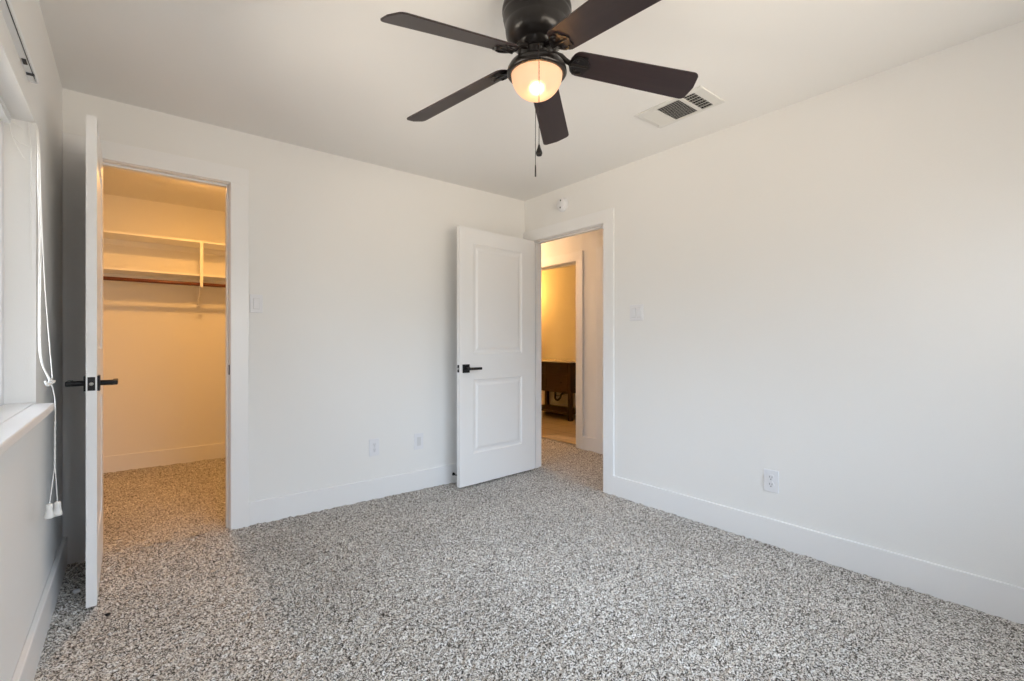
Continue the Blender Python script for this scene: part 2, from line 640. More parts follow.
# ------------------------------------------------------------------ doors
def panel_leaf(w, h, t, panels):
    """two-panel moulded leaf; x 0..w, y 0..t, z 0..h, panels on both faces"""
    bm = bmesh.new()
    x0, x1 = panels[0][0], panels[0][1]
    xs = [0, x0, x1, w]
    zs = [0] + [v for p in panels for v in (p[2], p[3])] + [h]
    cells = {(1, 2 * k + 1) for k in range(len(panels))}
    for side in (0, 1):
        yb = 0.0 if side == 0 else t
        sg = 1 if side == 0 else -1
        for i in range(3):
            for j in range(len(zs) - 1):
                a, b, c, d = xs[i], xs[i + 1], zs[j], zs[j + 1]
                if (i, j) not in cells:
                    bm.faces.new([bm.verts.new(v) for v in ((a, yb, c), (b, yb, c), (b, yb, d), (a, yb, d))])
                else:
                    prof = [(0, 0), (0.004, 0.0045), (0.012, 0.0075), (0.018, 0.0085), (0.030, 0.0085), (0.046, 0.003), (0.052, 0.0022)]
                    rings = []
                    for ins, dp in prof:
                        y = yb + sg * dp
                        rings.append([bm.verts.new(v) for v in ((a + ins, y, c + ins), (b - ins, y, c + ins), (b - ins, y, d - ins), (a + ins, y, d - ins))])
                    for r0, r1 in zip(rings, rings[1:]):
                        for k in range(4):
                            bm.faces.new([r0[k], r0[(k + 1) % 4], r1[(k + 1) % 4], r1[k]])
                    bm.faces.new(rings[-1])
    for q in (((0, 0, 0), (w, 0, 0), (w, t, 0), (0, t, 0)), ((0, 0, h), (w, 0, h), (w, t, h), (0, t, h)),
              ((0, 0, 0), (0, t, 0), (0, t, h), (0, 0, h)), ((w, 0, 0), (w, t, 0), (w, t, h), (w, 0, h))):
        bm.faces.new([bm.verts.new(v) for v in q])
    bmesh.ops.remove_doubles(bm, verts=bm.verts, dist=1e-5)
    return bm


def lever(parent, x, z, y, sg, length, dirx):
    """lever handle: square rose on the face at y, pointing outward sg, lever toward dirx"""
    o = obj('handle_rosette', BX(x - 0.033, x + 0.033, min(y, y + sg * 0.009), max(y, y + sg * 0.009), z - 0.033, z + 0.033), M['black'], parent, bevel=0.002)
    b = bmesh.new()
    tube(b, [(x, y + sg * 0.008, z), (x, y + sg * 0.052, z)], 0.0115, 16)
    obj('handle_neck', b, M['black'], parent, smooth=False, bevel=0.001)
    y0, y1 = sorted((y + sg * 0.050, y + sg * 0.068))
    xa, xb = sorted((x - dirx * 0.012, x + dirx * length))
    h = obj('door_handle', BX(xa, xb, y0, y1, z - 0.0105, z + 0.0095), M['black'], parent, bevel=0.003)
    h['label'] = 'black straight lever handle'


def latch(parent, w, t, z):
    b = BX(w - 0.0005, w + 0.0012, t / 2 - 0.0125, t / 2 + 0.0125, z - 0.029, z + 0.029)
    obj('latch_plate', b, M['black'], parent, bevel=0.001)
    m = Matrix.Translation((w + 0.001, t / 2, z)) @ Matrix.Rotation(PI / 2, 4, 'Y')
    obj('latch_bolt', lathe(bmesh.new(), [(0.0075, 0), (0.0075, 0.006), (0.005, 0.010), (0, 0.011)], 20, m), M['steel'], parent, smooth=True)


def hinges(parent, y, zs):
    for z in zs:
        b = bmesh.new()
        tube(b, [(-0.006, y, z - 0.045), (-0.006, y, z + 0.045)], 0.006, 12)
        for k in (-0.05, 0.05):
            tube(b, [(-0.006, y, z + k - 0.004), (-0.006, y, z + k + 0.004)], 0.0045, 12)
        box(b, -0.0012, 0.0, 0.0, 0.028, z - 0.044, z + 0.044)
        obj('hinge', b, M['black'], parent)


# closet door: free edge toward the camera, swung open 90 degrees
hp = Vector((-0.120, 3.318))
fp = Vector((-0.1165, 2.690))
d1 = thing('door_1', 'white closet door standing open, seen edge-on beside the window', 'door',
           (hp.x, hp.y, 0), math.atan2(fp.y - hp.y, fp.x - hp.x), kind='structure')
L1 = (fp - hp).length
# local x runs hinge -> free edge (world -Y); local y (0..t) must go to world -X : rotate so y is mirrored
T = 0.0355
lf = panel_leaf(L1, 2.085, T, [(0.12, L1 - 0.12, 0.26, 0.86), (0.12, L1 - 0.12, 1.09, 1.96)])
bmesh.ops.translate(lf, vec=(0, -T, 0.012), verts=lf.verts)
leaf1 = obj('door_leaf', lf, M['door'], d1)


class Shift:
    pass


def sub_empty(name, parent, loc):
    e = bpy.data.objects.new(name, None)
    C.objects.link(e)
    e.parent = parent
    e.location = loc
    return e


def move(objs, v):
    for o in objs:
        o.location = Vector(o.location) + Vector(v)


before = set(C.objects)
lever(d1, L1 - 0.060, 0.958, T, 1, 0.115, -1)
lever(d1, L1 - 0.060, 0.958, 0, -1, 0.115, -1)
latch(d1, L1, T, 0.958)
hinges(d1, -0.003, (0.25, 1.05, 1.88))
move([o for o in C.objects if o not in before], (0, -T, 0))

# entry door
hp = Vector((2.800, 3.183))
fp = Vector((1.979, 3.121))
d2 = thing('door_2', 'white two-panel bedroom door standing open against the back wall', 'door',
           (hp.x, hp.y, 0), math.atan2(fp.y - hp.y, fp.x - hp.x), kind='structure')
L2 = (fp - hp).length
lf = panel_leaf(L2, 2.028, 0.0355, [(0.150, L2 - 0.135, 0.245, 0.83), (0.150, L2 - 0.135, 1.035, 1.905)])
bmesh.ops.translate(lf, vec=(0, -T, 0.012), verts=lf.verts)
obj('door_leaf', lf, M['door'], d2)
before = set(C.objects)
lever(d2, L2 - 0.059, 0.933, T, 1, 0.112, -1)
lever(d2, L2 - 0.059, 0.933, 0, -1, 0.05, -1)
latch(d2, L2, T, 0.933)
hinges(d2, -0.003, (0.25, 1.04, 1.80))
move([o for o in C.objects if o not in before], (0, -T, 0))

# hall door, closed
d3 = thing('door_3', 'white closed door further along the hallway wall', 'door', (HX1 + 0.06, HDY0 + 0.004, 0), PI / 2, kind='structure')
lf = panel_leaf(HDY1 - HDY0 - 0.008, 2.0, 0.0355, [(0.12, 0.65, 0.245, 0.83), (0.12, 0.65, 1.035, 1.88)])
bmesh.ops.translate(lf, vec=(0, -0.02, 0.012), verts=lf.verts)
obj('door_leaf', lf, M['door'], d3)

# strike plate on the closet jamb
struct('trim_10', BX(CDX1 - 0.0016, CDX1 + 0.0005, YB - 0.002, YB + 0.03, 0.938, 0.998), M['black'])

# ------------------------------------------------------------------ windows
def window(name, label, axis, t0, u0, u1, z0, z1, sg):
    """vinyl sliding window, frame outer edge filling the opening; depth along -sg from t0"""
    r = thing(name, label, 'window', kind='structure')

    def B(bm, ta, tb, ua, ub, za, zb):
        ta, tb = sorted((t0 + sg * ta, t0 + sg * tb))
        if axis == 'x':
            return box(bm, ta, tb, ua, ub, za, zb)
        return box(bm, ua, ub, ta, tb, za, zb)
    f = bmesh.new()
    k = 0.045
    B(f, 0, 0.06, u0, u0 + k, z0, z1)
    B(f, 0, 0.06, u1 - k, u1, z0, z1)
    B(f, 0, 0.06, u0 + k, u1 - k, z0, z0 + k)
    B(f, 0, 0.06, u0 + k, u1 - k, z1 - k, z1)
    obj('window_frame', f, M['vinyl'], r, bevel=0.003)
    mid = (u0 + u1) / 2
    for a, b, q in ((u0 + k, mid + 0.018, 0.005), (mid - 0.018, u1 - k, 0.032)):
        s = bmesh.new()
        e = 0.032
        B(s, q, q + 0.022, a, a + e, z0 + k, z1 - k)
        B(s, q, q + 0.022, b - e, b, z0 + k, z1 - k)
        B(s, q, q + 0.022, a + e, b - e, z0 + k, z0 + k + e)
        B(s, q, q + 0.022, a + e, b - e, z1 - k - e, z1 - k)
        so = obj('window_sash', s, M['vinyl'], r, bevel=0.002)
        g = bmesh.new()
        B(g, q + 0.009, q + 0.013, a + e, b - e, z0 + k + e, z1 - k - e)
        obj('window_pane', g, M['glass'], so)
    return r


window('window_1', 'sliding window in the left wall over the white sill', 'x', -0.360, WIN_Y0, WIN_Y1, WIN_Z0 + 0.004, WIN_Z1, -1)
window('added_window', 'added sliding window behind the viewer, unseen, for daylight on the back wall', 'y', YF - 0.082, WX0, WX1, WRZ0, WRZ1, -1)
# sills
s = bmesh.new()
box(s, -0.36, XL, WIN_Y0, WIN_Y1, 0.887, 0.912)
box(s, XL, -0.220, WIN_Y0 - 0.06, 2.424, 0.887, 0.912)
bmesh.ops.remove_doubles(s, verts=s.verts, dist=1e-5)
struct('trim_11', s, M['trim'], bevel=0.004)
s = bmesh.new()
box(s, WX0, WX1, YF - 0.082, YF, 0.592, 0.612)
box(s, WX0 - 0.06, WX1 + 0.06, YF, YF + 0.058, 0.592, 0.612)
struct('trim_12', s, M['trim'], bevel=0.004)

# ------------------------------------------------------------------ ceiling fan
FX, FY = 1.197, 1.346
fan = thing('ceiling_fan', 'dark bronze five-blade ceiling fan with a lit frosted bowl light', 'ceiling fan', (FX, FY, H))


def zf(z):
    return z - H


obj('motor_housing', lathe(bmesh.new(), [(0.0, 0), (0.098, 0), (0.112, -0.006), (0.124, -0.022), (0.131, -0.05), (0.131, -0.062), (0.127, -0.066),
                                         (0.128, -0.072), (0.128, -0.082), (0.124, -0.088), (0.124, -0.10), (0.119, -0.108), (0.120, -0.114), (0.117, -0.145), (0.104, -0.168),
                                         (0.080, -0.182), (0.072, -0.186), (0.072, -0.206), (0.0, -0.206)], 64, cap=False), M['bronze'], fan, smooth=True)
obj('switch_housing', lathe(bmesh.new(), [(0.0, -0.206), (0.060, -0.206), (0.062, -0.212), (0.056, -0.222), (0.052, -0.236), (0.060, -0.243), (0.085, -0.250),
                                          (0.103, -0.262), (0.111, -0.276), (0.113, -0.290), (0.108, -0.297), (0.098, -0.298), (0.096, -0.292), (0.0, -0.290)], 64, cap=False), M['bronze'], fan, smooth=True)
bowl = []
R_, D_ = 0.0965, 0.092
for i in range(15):
    a = i / 14 * PI / 2
    bowl.append((R_ * math.cos(a), -0.294 - D_ * math.sin(a)))
bowl[-1] = (0, -0.294 - D_)
inner = [(max(r - 0.004, 0), z + 0.004) for r, z in bowl[::-1]]
inner[0] = (0, bowl[-1][1] + 0.004)
bowl_o = obj('lamp_shade', lathe(bmesh.new(), [(0.0925, -0.290)] + bowl + inner + [(0.0925, -0.290)], 64, cap=False), M['frosted'], fan, smooth=True)
bowl_o['label'] = 'frosted glass bowl glowing warm'
obj('light_bulb', lathe(bmesh.new(), [(0, -0.358), (0.014, -0.354), (0.023, -0.343), (0.023, -0.334), (0.015, -0.324), (0.0, -0.320)], 24, cap=False), M['bulb'], fan, smooth=True)

BLZ = 2.22
DROOP = math.atan(0.160)


def blade_bm(r0=0.128, r1=0.628):
    # outline in local x (radial), y (across)
    pts = []
    n = 8
    hw0, hw1 = 0.056, 0.067
    for i in range(n + 1):            # rounded root
        a = PI / 2 + PI * i / n
        pts.append((r0 + 0.035 + 0.035 * math.cos(a), hw0 * math.sin(a) if abs(math.sin(a)) < 1 else hw0 * math.sin(a)))
    # trailing corner
    cr_ = 0.022
    for i in range(5):
        a = -PI / 2 + PI / 2 * i / 4
        pts.append((r1 - cr_ - 0.004 + cr_ * math.cos(a), -hw1 + cr_ + cr_ * math.sin(a)))
    pts.append((r1 + 0.003, 0))
    for i in range(5):
        a = PI / 2 * i / 4
        pts.append((r1 - cr_ - 0.004 + cr_ * math.cos(a), hw1 - cr_ + cr_ * math.sin(a)))
    bm = bmesh.new()
    lo = [bm.verts.new((x, y, -0.003)) for x, y in pts]
    hi = [bm.verts.new((x, y, 0.003)) for x, y in pts]
    bm.faces.new(lo)
    bm.faces.new(hi)
    for i in range(len(pts)):
        j = (i + 1) % len(pts)
        bm.faces.new([lo[i], lo[j], hi[j], hi[i]])
    return bm


def iron_bm():
    # scrolled blade iron: neck from the hub and a three-lobed plate under the blade root
    bm = bmesh.new()
    tube(bm, [(0.060, 0, 0.022), (0.095, 0, 0.018), (0.112, 0, 0.004), (0.135, 0, -0.007)], [0.012, 0.0105, 0.010, 0.009], 10)
    out = []
    for i in range(48):
        a = 2 * PI * i / 48
        r = 0.040 + 0.004 * math.cos(6 * a)
        out.append((0.166 + r * 1.0 * math.cos(a), 1.05 * r * math.sin(a)))
    lo = [bm.verts.new((x, y, -0.0085)) for x, y in out]
    hi = [bm.verts.new((x, y, -0.0035)) for x, y in out]
    bm.faces.new(lo)
    bm.faces.new(hi)
    for i in range(48):
        j = (i + 1) % 48
        bm.faces.new([lo[i], lo[j], hi[j], hi[i]])
    # raised scroll ridge
    rid = []
    for i in range(25):
        a = -2.2 + 4.4 * i / 24
        rid.append((0.162 - 0.030 * math.cos(a), 0.036 * math.sin(a), -0.010))
    tube(bm, rid, 0.0035, 8)
    tube(bm, [(0.128, 0, -0.010), (0.200, 0, -0.010)], [0.007, 0.003], 8)
    return bm


PITCH = math.radians(16)
TILT = Matrix.Rotation(math.atan(0.022), 4, 'X') @ Matrix.Rotation(-math.atan(0.052), 4, 'Y')
proto_b = proto_i = proto_s = None
for k in range(5):
    az = math.radians((183.5, 111.0, 39.3, -32.0, -100.5)[k])
    R = Matrix.Translation((0, 0, BLZ - H)) @ TILT @ Matrix.Rotation(az, 4, 'Z') @ Matrix.Rotation(DROOP, 4, 'Y') @ Matrix.Rotation(-PITCH, 4, 'X')
    if k == 0:
        proto_b = b = obj('blade', blade_bm(), M['blade'], fan, bevel=0.0015)
        proto_i = ir = obj('blade_iron', iron_bm(), M['bronze'], b)
        proto_s = sc = [obj('blade_screw', lathe(bmesh.new(), [(0, -0.0125), (0.004, -0.0115), (0.0055, -0.0085), (0.0055, -0.007)], 12, Matrix.Translation((x, y, 0)), cap=False), M['bronze'], b, smooth=True)
                        for x, y in ((0.155, -0.022), (0.155, 0.022), (0.190, 0))]
    else:
        b = proto_b.copy()
        ir = proto_i.copy()
        sc = [q.copy() for q in proto_s]
        for q in (b, ir, *sc):
            C.objects.link(q)
        b.parent = fan
        ir.parent = b
        for q in sc:
            q.parent = b
    b.matrix_local = R


def chain(name, x, y, z0, z1, pull, plen):
    bm = bmesh.new()
    n = int((z0 - z1) / 0.0042)
    pts = [(x, y, z0 - (z0 - z1) * i / (2 * n)) for i in range(2 * n + 1)]
    tube(bm, pts, [0.0017 if i % 2 else 0.0008 for i in range(len(pts))], 6)
    o = obj(name, bm, M['steel'] if name == 'x' else M['bronze'], fan, smooth=True)
    if pull == 'ball':
        pr_ = [(0, 0.016), (0.003, 0.014), (0.006, 0.002), (0.0105, -0.010), (0.0118, -0.017), (0.009, -0.025), (0, -0.028)]
    else:
        pr_ = [(0, 0.002), (0.0026, 0), (0.0032, -plen * 0.5), (0.0032, -plen), (0, -plen - 0.002)]
    obj('chain_pull', lathe(bmesh.new(), pr_, 16, Matrix.Translation((x, y, z1)), cap=False), M['bronze'], o, smooth=True)


# one chain on the near side of the light kit, one on the far side
nx, ny = -math.sin(YAW), -math.cos(YAW)
rx, ry = math.cos(YAW), -math.sin(YAW)
chain('pull_chain', nx * 0.116 + rx * 0.002, ny * 0.116 + ry * 0.002, zf(2.168), zf(1.820), 'ball', 0)
chain('pull_chain', -nx * 0.118 + rx * 0.001, -ny * 0.118 + ry * 0.001, zf(2.168), zf(1.848), 'rod', 0.045)
arm = bmesh.new()
tube(arm, [(nx * 0.05 + rx * 0.002, ny * 0.05 + ry * 0.002, zf(2.21)), (nx * 0.09 + rx * 0.002, ny * 0.09 + ry * 0.002, zf(2.205)), (nx * 0.116 + rx * 0.002, ny * 0.116 + ry * 0.002, zf(2.166))], 0.0022, 8)
obj('chain_arm', arm, M['bronze'], fan)

# ------------------------------------------------------------------ ceiling vent
VX0, VX1, VY0, VY1 = 2.252, 2.505, 1.285, 1.690
vent = thing('ceiling_vent', 'white rectangular ceiling air register with dark louvres', 'air vent', ((VX0 + VX1) / 2, (VY0 + VY1) / 2, H))
vx, vy = (VX1 - VX0) / 2, (VY1 - VY0) / 2
fr = bmesh.new()
bx0, bx1 = 2.285 - (VX0 + VX1) / 2, 2.485 - (VX0 + VX1) / 2
yy = [v - (VY0 + VY1) / 2 for v in (1.340, 1.408, 1.430, 1.570, 1.578, 1.664)]
z0, z1 = -0.007, 0.0
box(fr, -vx, bx0, -vy, vy, z0, z1)
box(fr, bx1, vx, -vy, vy, z0, z1)
box(fr, bx0, bx1, -vy, yy[0], z0, z1)
box(fr, bx0, bx1, yy[1], yy[2], z0, z1)
box(fr, bx0, bx1, yy[3], yy[4], z0, z1)
box(fr, bx0, bx1, yy[5], vy, z0, z1)
obj('vent_frame', fr, M['vent'], vent, bevel=0.002)
obj('duct_shade_sheet', BX(bx0 - 0.005, bx1 + 0.005, yy[0] - 0.005, yy[5] + 0.005, -0.0005, 0.0), M['duct'], vent)  # flat dark sheet, its colour stands in for shade inside the duct


def louvers(ya, yb, along, n, ang, name, wd=0.0045):
    b = bmesh.new()
    for i in range(n):
        if along == 'y':
            cx = bx0 + (bx1 - bx0) * (i + 0.5) / n
            m = Matrix.Translation((cx, 0, -0.004)) @ Matrix.Rotation(ang, 4, 'Y')
            box(b, -0.0050, 0.0050, ya, yb, -0.0004, 0.0004, m)
        else:
            cyy = ya + (yb - ya) * (i + 0.5) / n
            m = Matrix.Translation((0, cyy, -0.004)) @ Matrix.Rotation(ang, 4, 'X')
            box(b, bx0, bx1, -wd, wd, -0.0004, 0.0004, m)
    return obj(name, b, M['vent'], vent)


louvers(yy[2], yy[3], 'y', 13, math.radians(-25), 'louver_bank')
louvers(yy[4], yy[5], 'x', 7, math.radians(-28), 'louver_bank', 0.0068)
louvers(yy[0], yy[1], 'x', 5, math.radians(44), 'louver_bank')
g = bmesh.new()
for i in range(1, 7):
    cx = bx0 + (bx1 - bx0) * i / 7
    box(g, cx - 0.001, cx + 0.001, yy[0], yy[1], -0.003, -0.0005)
obj('damper_grid', g, M['vent'], vent)
lv = bmesh.new()
tube(lv, [(bx1 - 0.03, yy[5] + 0.006, -0.006), (bx1 - 0.03, yy[5] + 0.008, -0.022)], 0.002, 8)
obj('damper_lever', lv, M['steel'], vent)

# ------------------------------------------------------------------ smoke detector on the right wall
sd = thing('smoke_detector', 'small round white smoke detector high above the doorway casing', 'smoke detector', (XR, 2.845, 2.292))
my = Matrix.Rotation(-PI / 2, 4, 'Y')
obj('detector_base', lathe(bmesh.new(), [(0, 0), (0.060, 0), (0.060, 0.010), (0.054, 0.013), (0, 0.013)], 40, my, cap=False), M['plastic'], sd)
obj('detector_cover', lathe(bmesh.new(), [(0.052, 0.012), (0.052, 0.024), (0.046, 0.034), (0.030, 0.039), (0.026, 0.037), (0.022, 0.039), (0, 0.041)], 40, my, cap=False), M['plastic'], sd, smooth=True)
for yy_, zz_ in ((-0.008, 0.028), (-0.004, -0.030)):
    obj('sounder_slot', BX(-0.0405, -0.034, yy_ - 0.005, yy_ + 0.005, zz_ - 0.006, zz_ + 0.006), M['slot'], sd)


# ------------------------------------------------------------------ switches and outlets (local: face toward -y, x across, z up)
def plate(parent, w_, h_):
    return obj('cover_plate', BX(-w_ / 2, w_ / 2, -0.006, 0, -h_ / 2, h_ / 2), M['plastic'], parent, bevel=0.003, segs=3)


def rocker(parent, x):
    obj('switch_bezel', BX(x - 0.018, x + 0.018, -0.0072, -0.005, -0.035, 0.035), M['plastic_edge'], parent, bevel=0.001)
    b = bmesh.new()
    m = Matrix.Translation((x, -0.008, 0)) @ Matrix.Rotation(math.radians(4), 4, 'X')
    box(b, -0.0155, 0.0155, -0.003, 0.003, -0.032, 0.032, m)
    obj('rocker', b, M['plastic'], parent, bevel=0.0015)


def duplex(parent):
    for z in (-0.020, 0.020):
        r = obj('receptacle', lathe(bmesh.new(), [(0, 0.0), (0.0172, 0.0), (0.0172, 0.0025), (0, 0.0025)], 28,
                                    Matrix.Translation((0, -0.0055, z)) @ Matrix.Rotation(PI / 2, 4, 'X')), M['plastic'], parent)
        sl_ = bmesh.new()
        box(sl_, -0.0075, -0.0052, -0.0088, -0.0075, z - 0.001, z + 0.009)
        box(sl_, 0.0052, 0.0075, -0.0088, -0.0075, z - 0.001, z + 0.008)
        lathe(sl_, [(0.0, 0), (0.0028, 0), (0.0028, 0.0012), (0, 0.0012)], 12, Matrix.Translation((0, -0.0076, z - 0.009)) @ Matrix.Rotation(PI / 2, 4, 'X'))
        obj('outlet_slot', sl_, M['slot'], r)
    lathe_ = lathe(bmesh.new(), [(0, 0), (0.003, 0), (0.003, 0.001), (0, 0.0012)], 12, Matrix.Translation((0, -0.006, 0)) @ Matrix.Rotation(PI / 2, 4, 'X'))
    obj('plate_screw', lathe_, M['plastic_edge'], parent)


t = thing('light_switch', 'white single rocker switch beside the closet door casing', 'light switch', (0.612, YB, 1.380))
plate(t, 0.072, 0.115)
rocker(t, 0)
t = thing('light_switch', 'white double rocker switch on the right wall beside the doorway', 'light switch', (XR, 2.100, 1.350), -PI / 2)
plate(t, 0.116, 0.115)
rocker(t, -0.023)
rocker(t, 0.023)
t = thing('electrical_outlet', 'white duplex outlet low on the back wall, left of the blank-looking plate', 'electrical outlet', (1.384, YB, 0.370))
plate(t, 0.078, 0.125)
duplex(t)
t = thing('wall_plate', 'narrow white cover plate low on the back wall near the open door', 'wall plate', (1.745, YB, 0.367))
plate(t, 0.078, 0.125)
obj('plate_insert', BX(-0.0165, 0.0165, -0.0075, -0.005, -0.033, 0.033), M['plastic_edge'], t, bevel=0.001)
t = thing('electrical_outlet', 'white duplex outlet low on the right wall', 'electrical outlet', (XR, 1.182, 0.352), -PI / 2)
plate(t, 0.080, 0.125)
duplex(t)

# door stop on the back baseboard
ds = thing('door_stop', 'small black door stop on the baseboard behind the open door edge', 'door stop', (2.052, YB - BT, 0.062))
mm = Matrix.Rotation(PI / 2, 4, 'X')
obj('stop_base', lathe(bmesh.new(), [(0, 0), (0.013, 0), (0.011, 0.006), (0, 0.006)], 20, mm), M['black'], ds)
sp = bmesh.new()
tube(sp, [(0.0045 * math.cos(i * 0.9), -0.006 - 0.0011 * i, 0.0045 * math.sin(i * 0.9)) for i in range(56)], 0.0013, 6)
obj('stop_spring', sp, M['black'], ds, smooth=True)
obj('stop_tip', lathe(bmesh.new(), [(0, 0.066), (0.0075, 0.066), (0.0085, 0.072), (0.007, 0.084), (0, 0.086)], 20, mm, cap=False), M['black'], ds, smooth=True)

# ------------------------------------------------------------------ blind track above the window
tr = thing('blind_headrail', 'white empty blind headrail mounted on the wall above the window', 'blind headrail', (XL, 1.45, 2.036))
hb = bmesh.new()
y0_, y1_ = -0.95, 0.865
box(hb, 0.0, 0.024, y0_, y1_, 0.014, 0.016)
box(hb, 0.0, 0.0015, y0_, y1_, 0.0, 0.014)
box(hb, 0.0225, 0.024, y0_, y1_, -0.003, 0.014)
box(hb, 0.0015, 0.0165, y0_, y1_, 0.0, 0.0015)
box(hb, 0.0190, 0.0225, y0_, y1_, 0.0, 0.0015)
obj('rail_body', hb, M['vinyl'], tr)
obj('rail_channel', BX(0.0016, 0.0224, y0_, y1_, 0.010, 0.0138), M['slot'], tr)
obj('end_cap', BX(-0.0, 0.025, y1_, y1_ + 0.012, -0.003, 0.017), M['plastic'], tr, bevel=0.003)
for yv in (-0.6, -0.2, 0.32, 0.70):
    obj('rail_clip', BX(0.004, 0.014, yv, yv + 0.035, -0.004, 0.001), M['slot'], tr, bevel=0.001)
obj('rail_clip', BX(0.002, 0.022, 0.80, 0.812, -0.005, 0.001), M['slot'], tr, bevel=0.001)

# raised mini blind inside the window recess
bl = thing('mini_blind', 'white mini blind pulled all the way up inside the window recess', 'window blind', (-0.348, 1.571, WIN_Z1))
obj('headrail', BX(-0.011, 0.011, -0.24, 0.872, -0.016, -0.001), M['vinyl'], bl, bevel=0.002)
st = bmesh.new()
for i in range(4):
    zt = -0.0175 - i * 0.0024
    box(st, -0.0115, 0.0115, -0.235, 0.868 + random.uniform(-0.003, 0.003), zt - 0.0009, zt)
obj('slat', st, M['vinyl'], bl)
obj('bottom_rail', BX(-0.011, 0.011, -0.235, 0.868, -0.034, -0.027), M['vinyl'], bl, bevel=0.002)
wnd = bmesh.new()
O = Vector((-0.348, 1.571, WIN_Z1))


def rel(pts):
    return [Vector(p) - O for p in pts]


# slack lift cords in the corner of the recess and the cord bundle over the sill
tube(wnd, spline(rel([(-0.342, 2.44, 1.925), (-0.335, 2.446, 1.87), (-0.315, 2.452, 1.82), (-0.305, 2.455, 1.80)])), 0.0014, 6)
tube(wnd, spline(rel([(-0.335, 2.445, 1.875), (-0.315, 2.455, 1.855), (-0.290, 2.468, 1.850)])), 0.0014, 6)
tube(wnd, spline(rel([(-0.342, 2.44, 1.930), (-0.320, 2.45, 1.915), (-0.306, 2.455, 1.905)])), 0.0014, 6)
tube(wnd, spline(rel([(-0.296, 2.46, 1.935), (-0.291, 2.463, 1.88), (-0.289, 2.466, 1.80), (-0.289, 2.466, 1.4)])), 0.0014, 6)
obj('loose_cord', wnd, M['cord'], bl)
cd = bmesh.new()
tube(cd, spline(rel([(-0.292, 2.44, 1.935), (-0.270, 2.425, 1.90), (-0.264, 2.40, 1.70), (-0.258, 2.38, 1.50), (-0.2555, 2.34, 1.25), (-0.245, 2.27, 1.09), (-0.2165, 2.215, 1.005)])), 0.0016, 6)
tube(cd, spline(rel([(-0.292, 2.445, 1.935), (-0.268, 2.43, 1.90), (-0.261, 2.405, 1.70), (-0.254, 2.385, 1.50), (-0.2505, 2.33, 1.25), (-0.240, 2.265, 1.08), (-0.2125, 2.218, 1.003)])), 0.0016, 6)
tube(cd, spline(rel([(-0.292, 2.445, 1.935), (-0.266, 2.43, 1.90), (-0.256, 2.41, 1.60), (-0.240, 2.36, 1.30), (-0.216, 2.29, 1.01)])), 0.0014, 6)
tube(cd, spline(rel([(-0.2135, 2.222, 1.003), (-0.2105, 2.27, 0.96), (-0.209, 2.29, 0.92), (-0.2085, 2.29, 0.85)]), 8), 0.0016, 6)
obj('lift_cord', cd, M['cord'], bl)
cl = bmesh.new()
tube(cl, spline(rel([(-0.225, 2.20, 1.004), (-0.219, 2.21, 0.992), (-0.212, 2.235, 0.998), (-0.206, 2.255, 1.000)])), [0.003 + 0.003 * math.sin(PI * i / 18) for i in range(19)], 8)
for i in range(4):
    a = i * 1.5
    tube(cl, spline(rel([(-0.222 + 0.002 * i, 2.205 + 0.008 * i, 0.990), (-0.214, 2.22 + 0.006 * i, 1.009), (-0.208, 2.24 + 0.004 * i, 0.995)])), 0.0018, 6)
obj('cord_knot', cl, M['cord'], bl)
pr2 = bmesh.new()
for s_ in (1, -1):
    pts = []
    for i in range(40):
        u = i / 39
        z = 0.86 - u * 0.17
        a = u * 7 * PI + (0 if s_ > 0 else PI)
        pts.append((-0.2085 + 0.0016 * math.cos(a), 2.285 - 0.01 * u + 0.0016 * math.sin(a), z))
    end = (-0.2185, 2.240, 0.580) if s_ > 0 else (-0.2015, 2.275, 0.575)
    pts += [(pts[-1][0] * (1 - u) + end[0] * u, pts[-1][1] * (1 - u) + end[1] * u, 0.69 + (end[2] - 0.69) * u) for u in (0.33, 0.66, 1)]
    tube(pr2, rel(pts), 0.0014, 6)
obj('pull_cord', pr2, M['cord'], bl)
for e in ((-0.2185, 2.240, 0.580), (-0.2015, 2.275, 0.575)):
    q = Matrix.Translation(Vector(e) - O)
    obj('tassel', lathe(bmesh.new(), [(0, 0.006), (0.0075, 0.005), (0.0095, 0.000), (0.0085, -0.010), (0.0105, -0.024), (0.0135, -0.034), (0.0125, -0.042), (0.0, -0.043)], 16, q, cap=False), M['tassel'], bl, smooth=True)

# ------------------------------------------------------------------ closet fittings
SY0 = 5.170
sh = thing('closet_shelf', 'upper white closet shelf high on the closet back wall', 'shelf', (0.2, CY1, 2.05))
obj('shelf_board', BX(CX0 - 0.2, CX1 - 0.2, SY0 - CY1, 0, 0.0, 0.018), M['trim'], sh, bevel=0.0015)
obj('shelf_cleat', BX(CX0 - 0.2, CX1 - 0.2, -0.018, 0, -0.05, 0.0), M['trim'], sh, bevel=0.0015)
sh2 = thing('closet_shelf', 'lower white closet shelf just above the hanging rod', 'shelf', (0.2, CY1, 1.745))
obj('shelf_board', BX(CX0 - 0.2, CX1 - 0.2, SY0 - CY1, 0, 0.0, 0.018), M['trim'], sh2, bevel=0.0015)
obj('shelf_cleat', BX(CX0 - 0.2, CX1 - 0.2, -0.018, 0, -0.07, 0.0), M['trim'], sh2, bevel=0.0015)
rodt = thing('closet_rod', 'dark reddish-brown wooden hanging rod under the lower closet shelf', 'clothes rod', (0.2, 5.205, 1.672))
b = bmesh.new()
tube(b, [(CX0 - 0.2, 0, 0), (CX1 - 0.2, 0, 0)], 0.016, 20)
obj('rod', b, M['rod'], rodt, smooth=True)
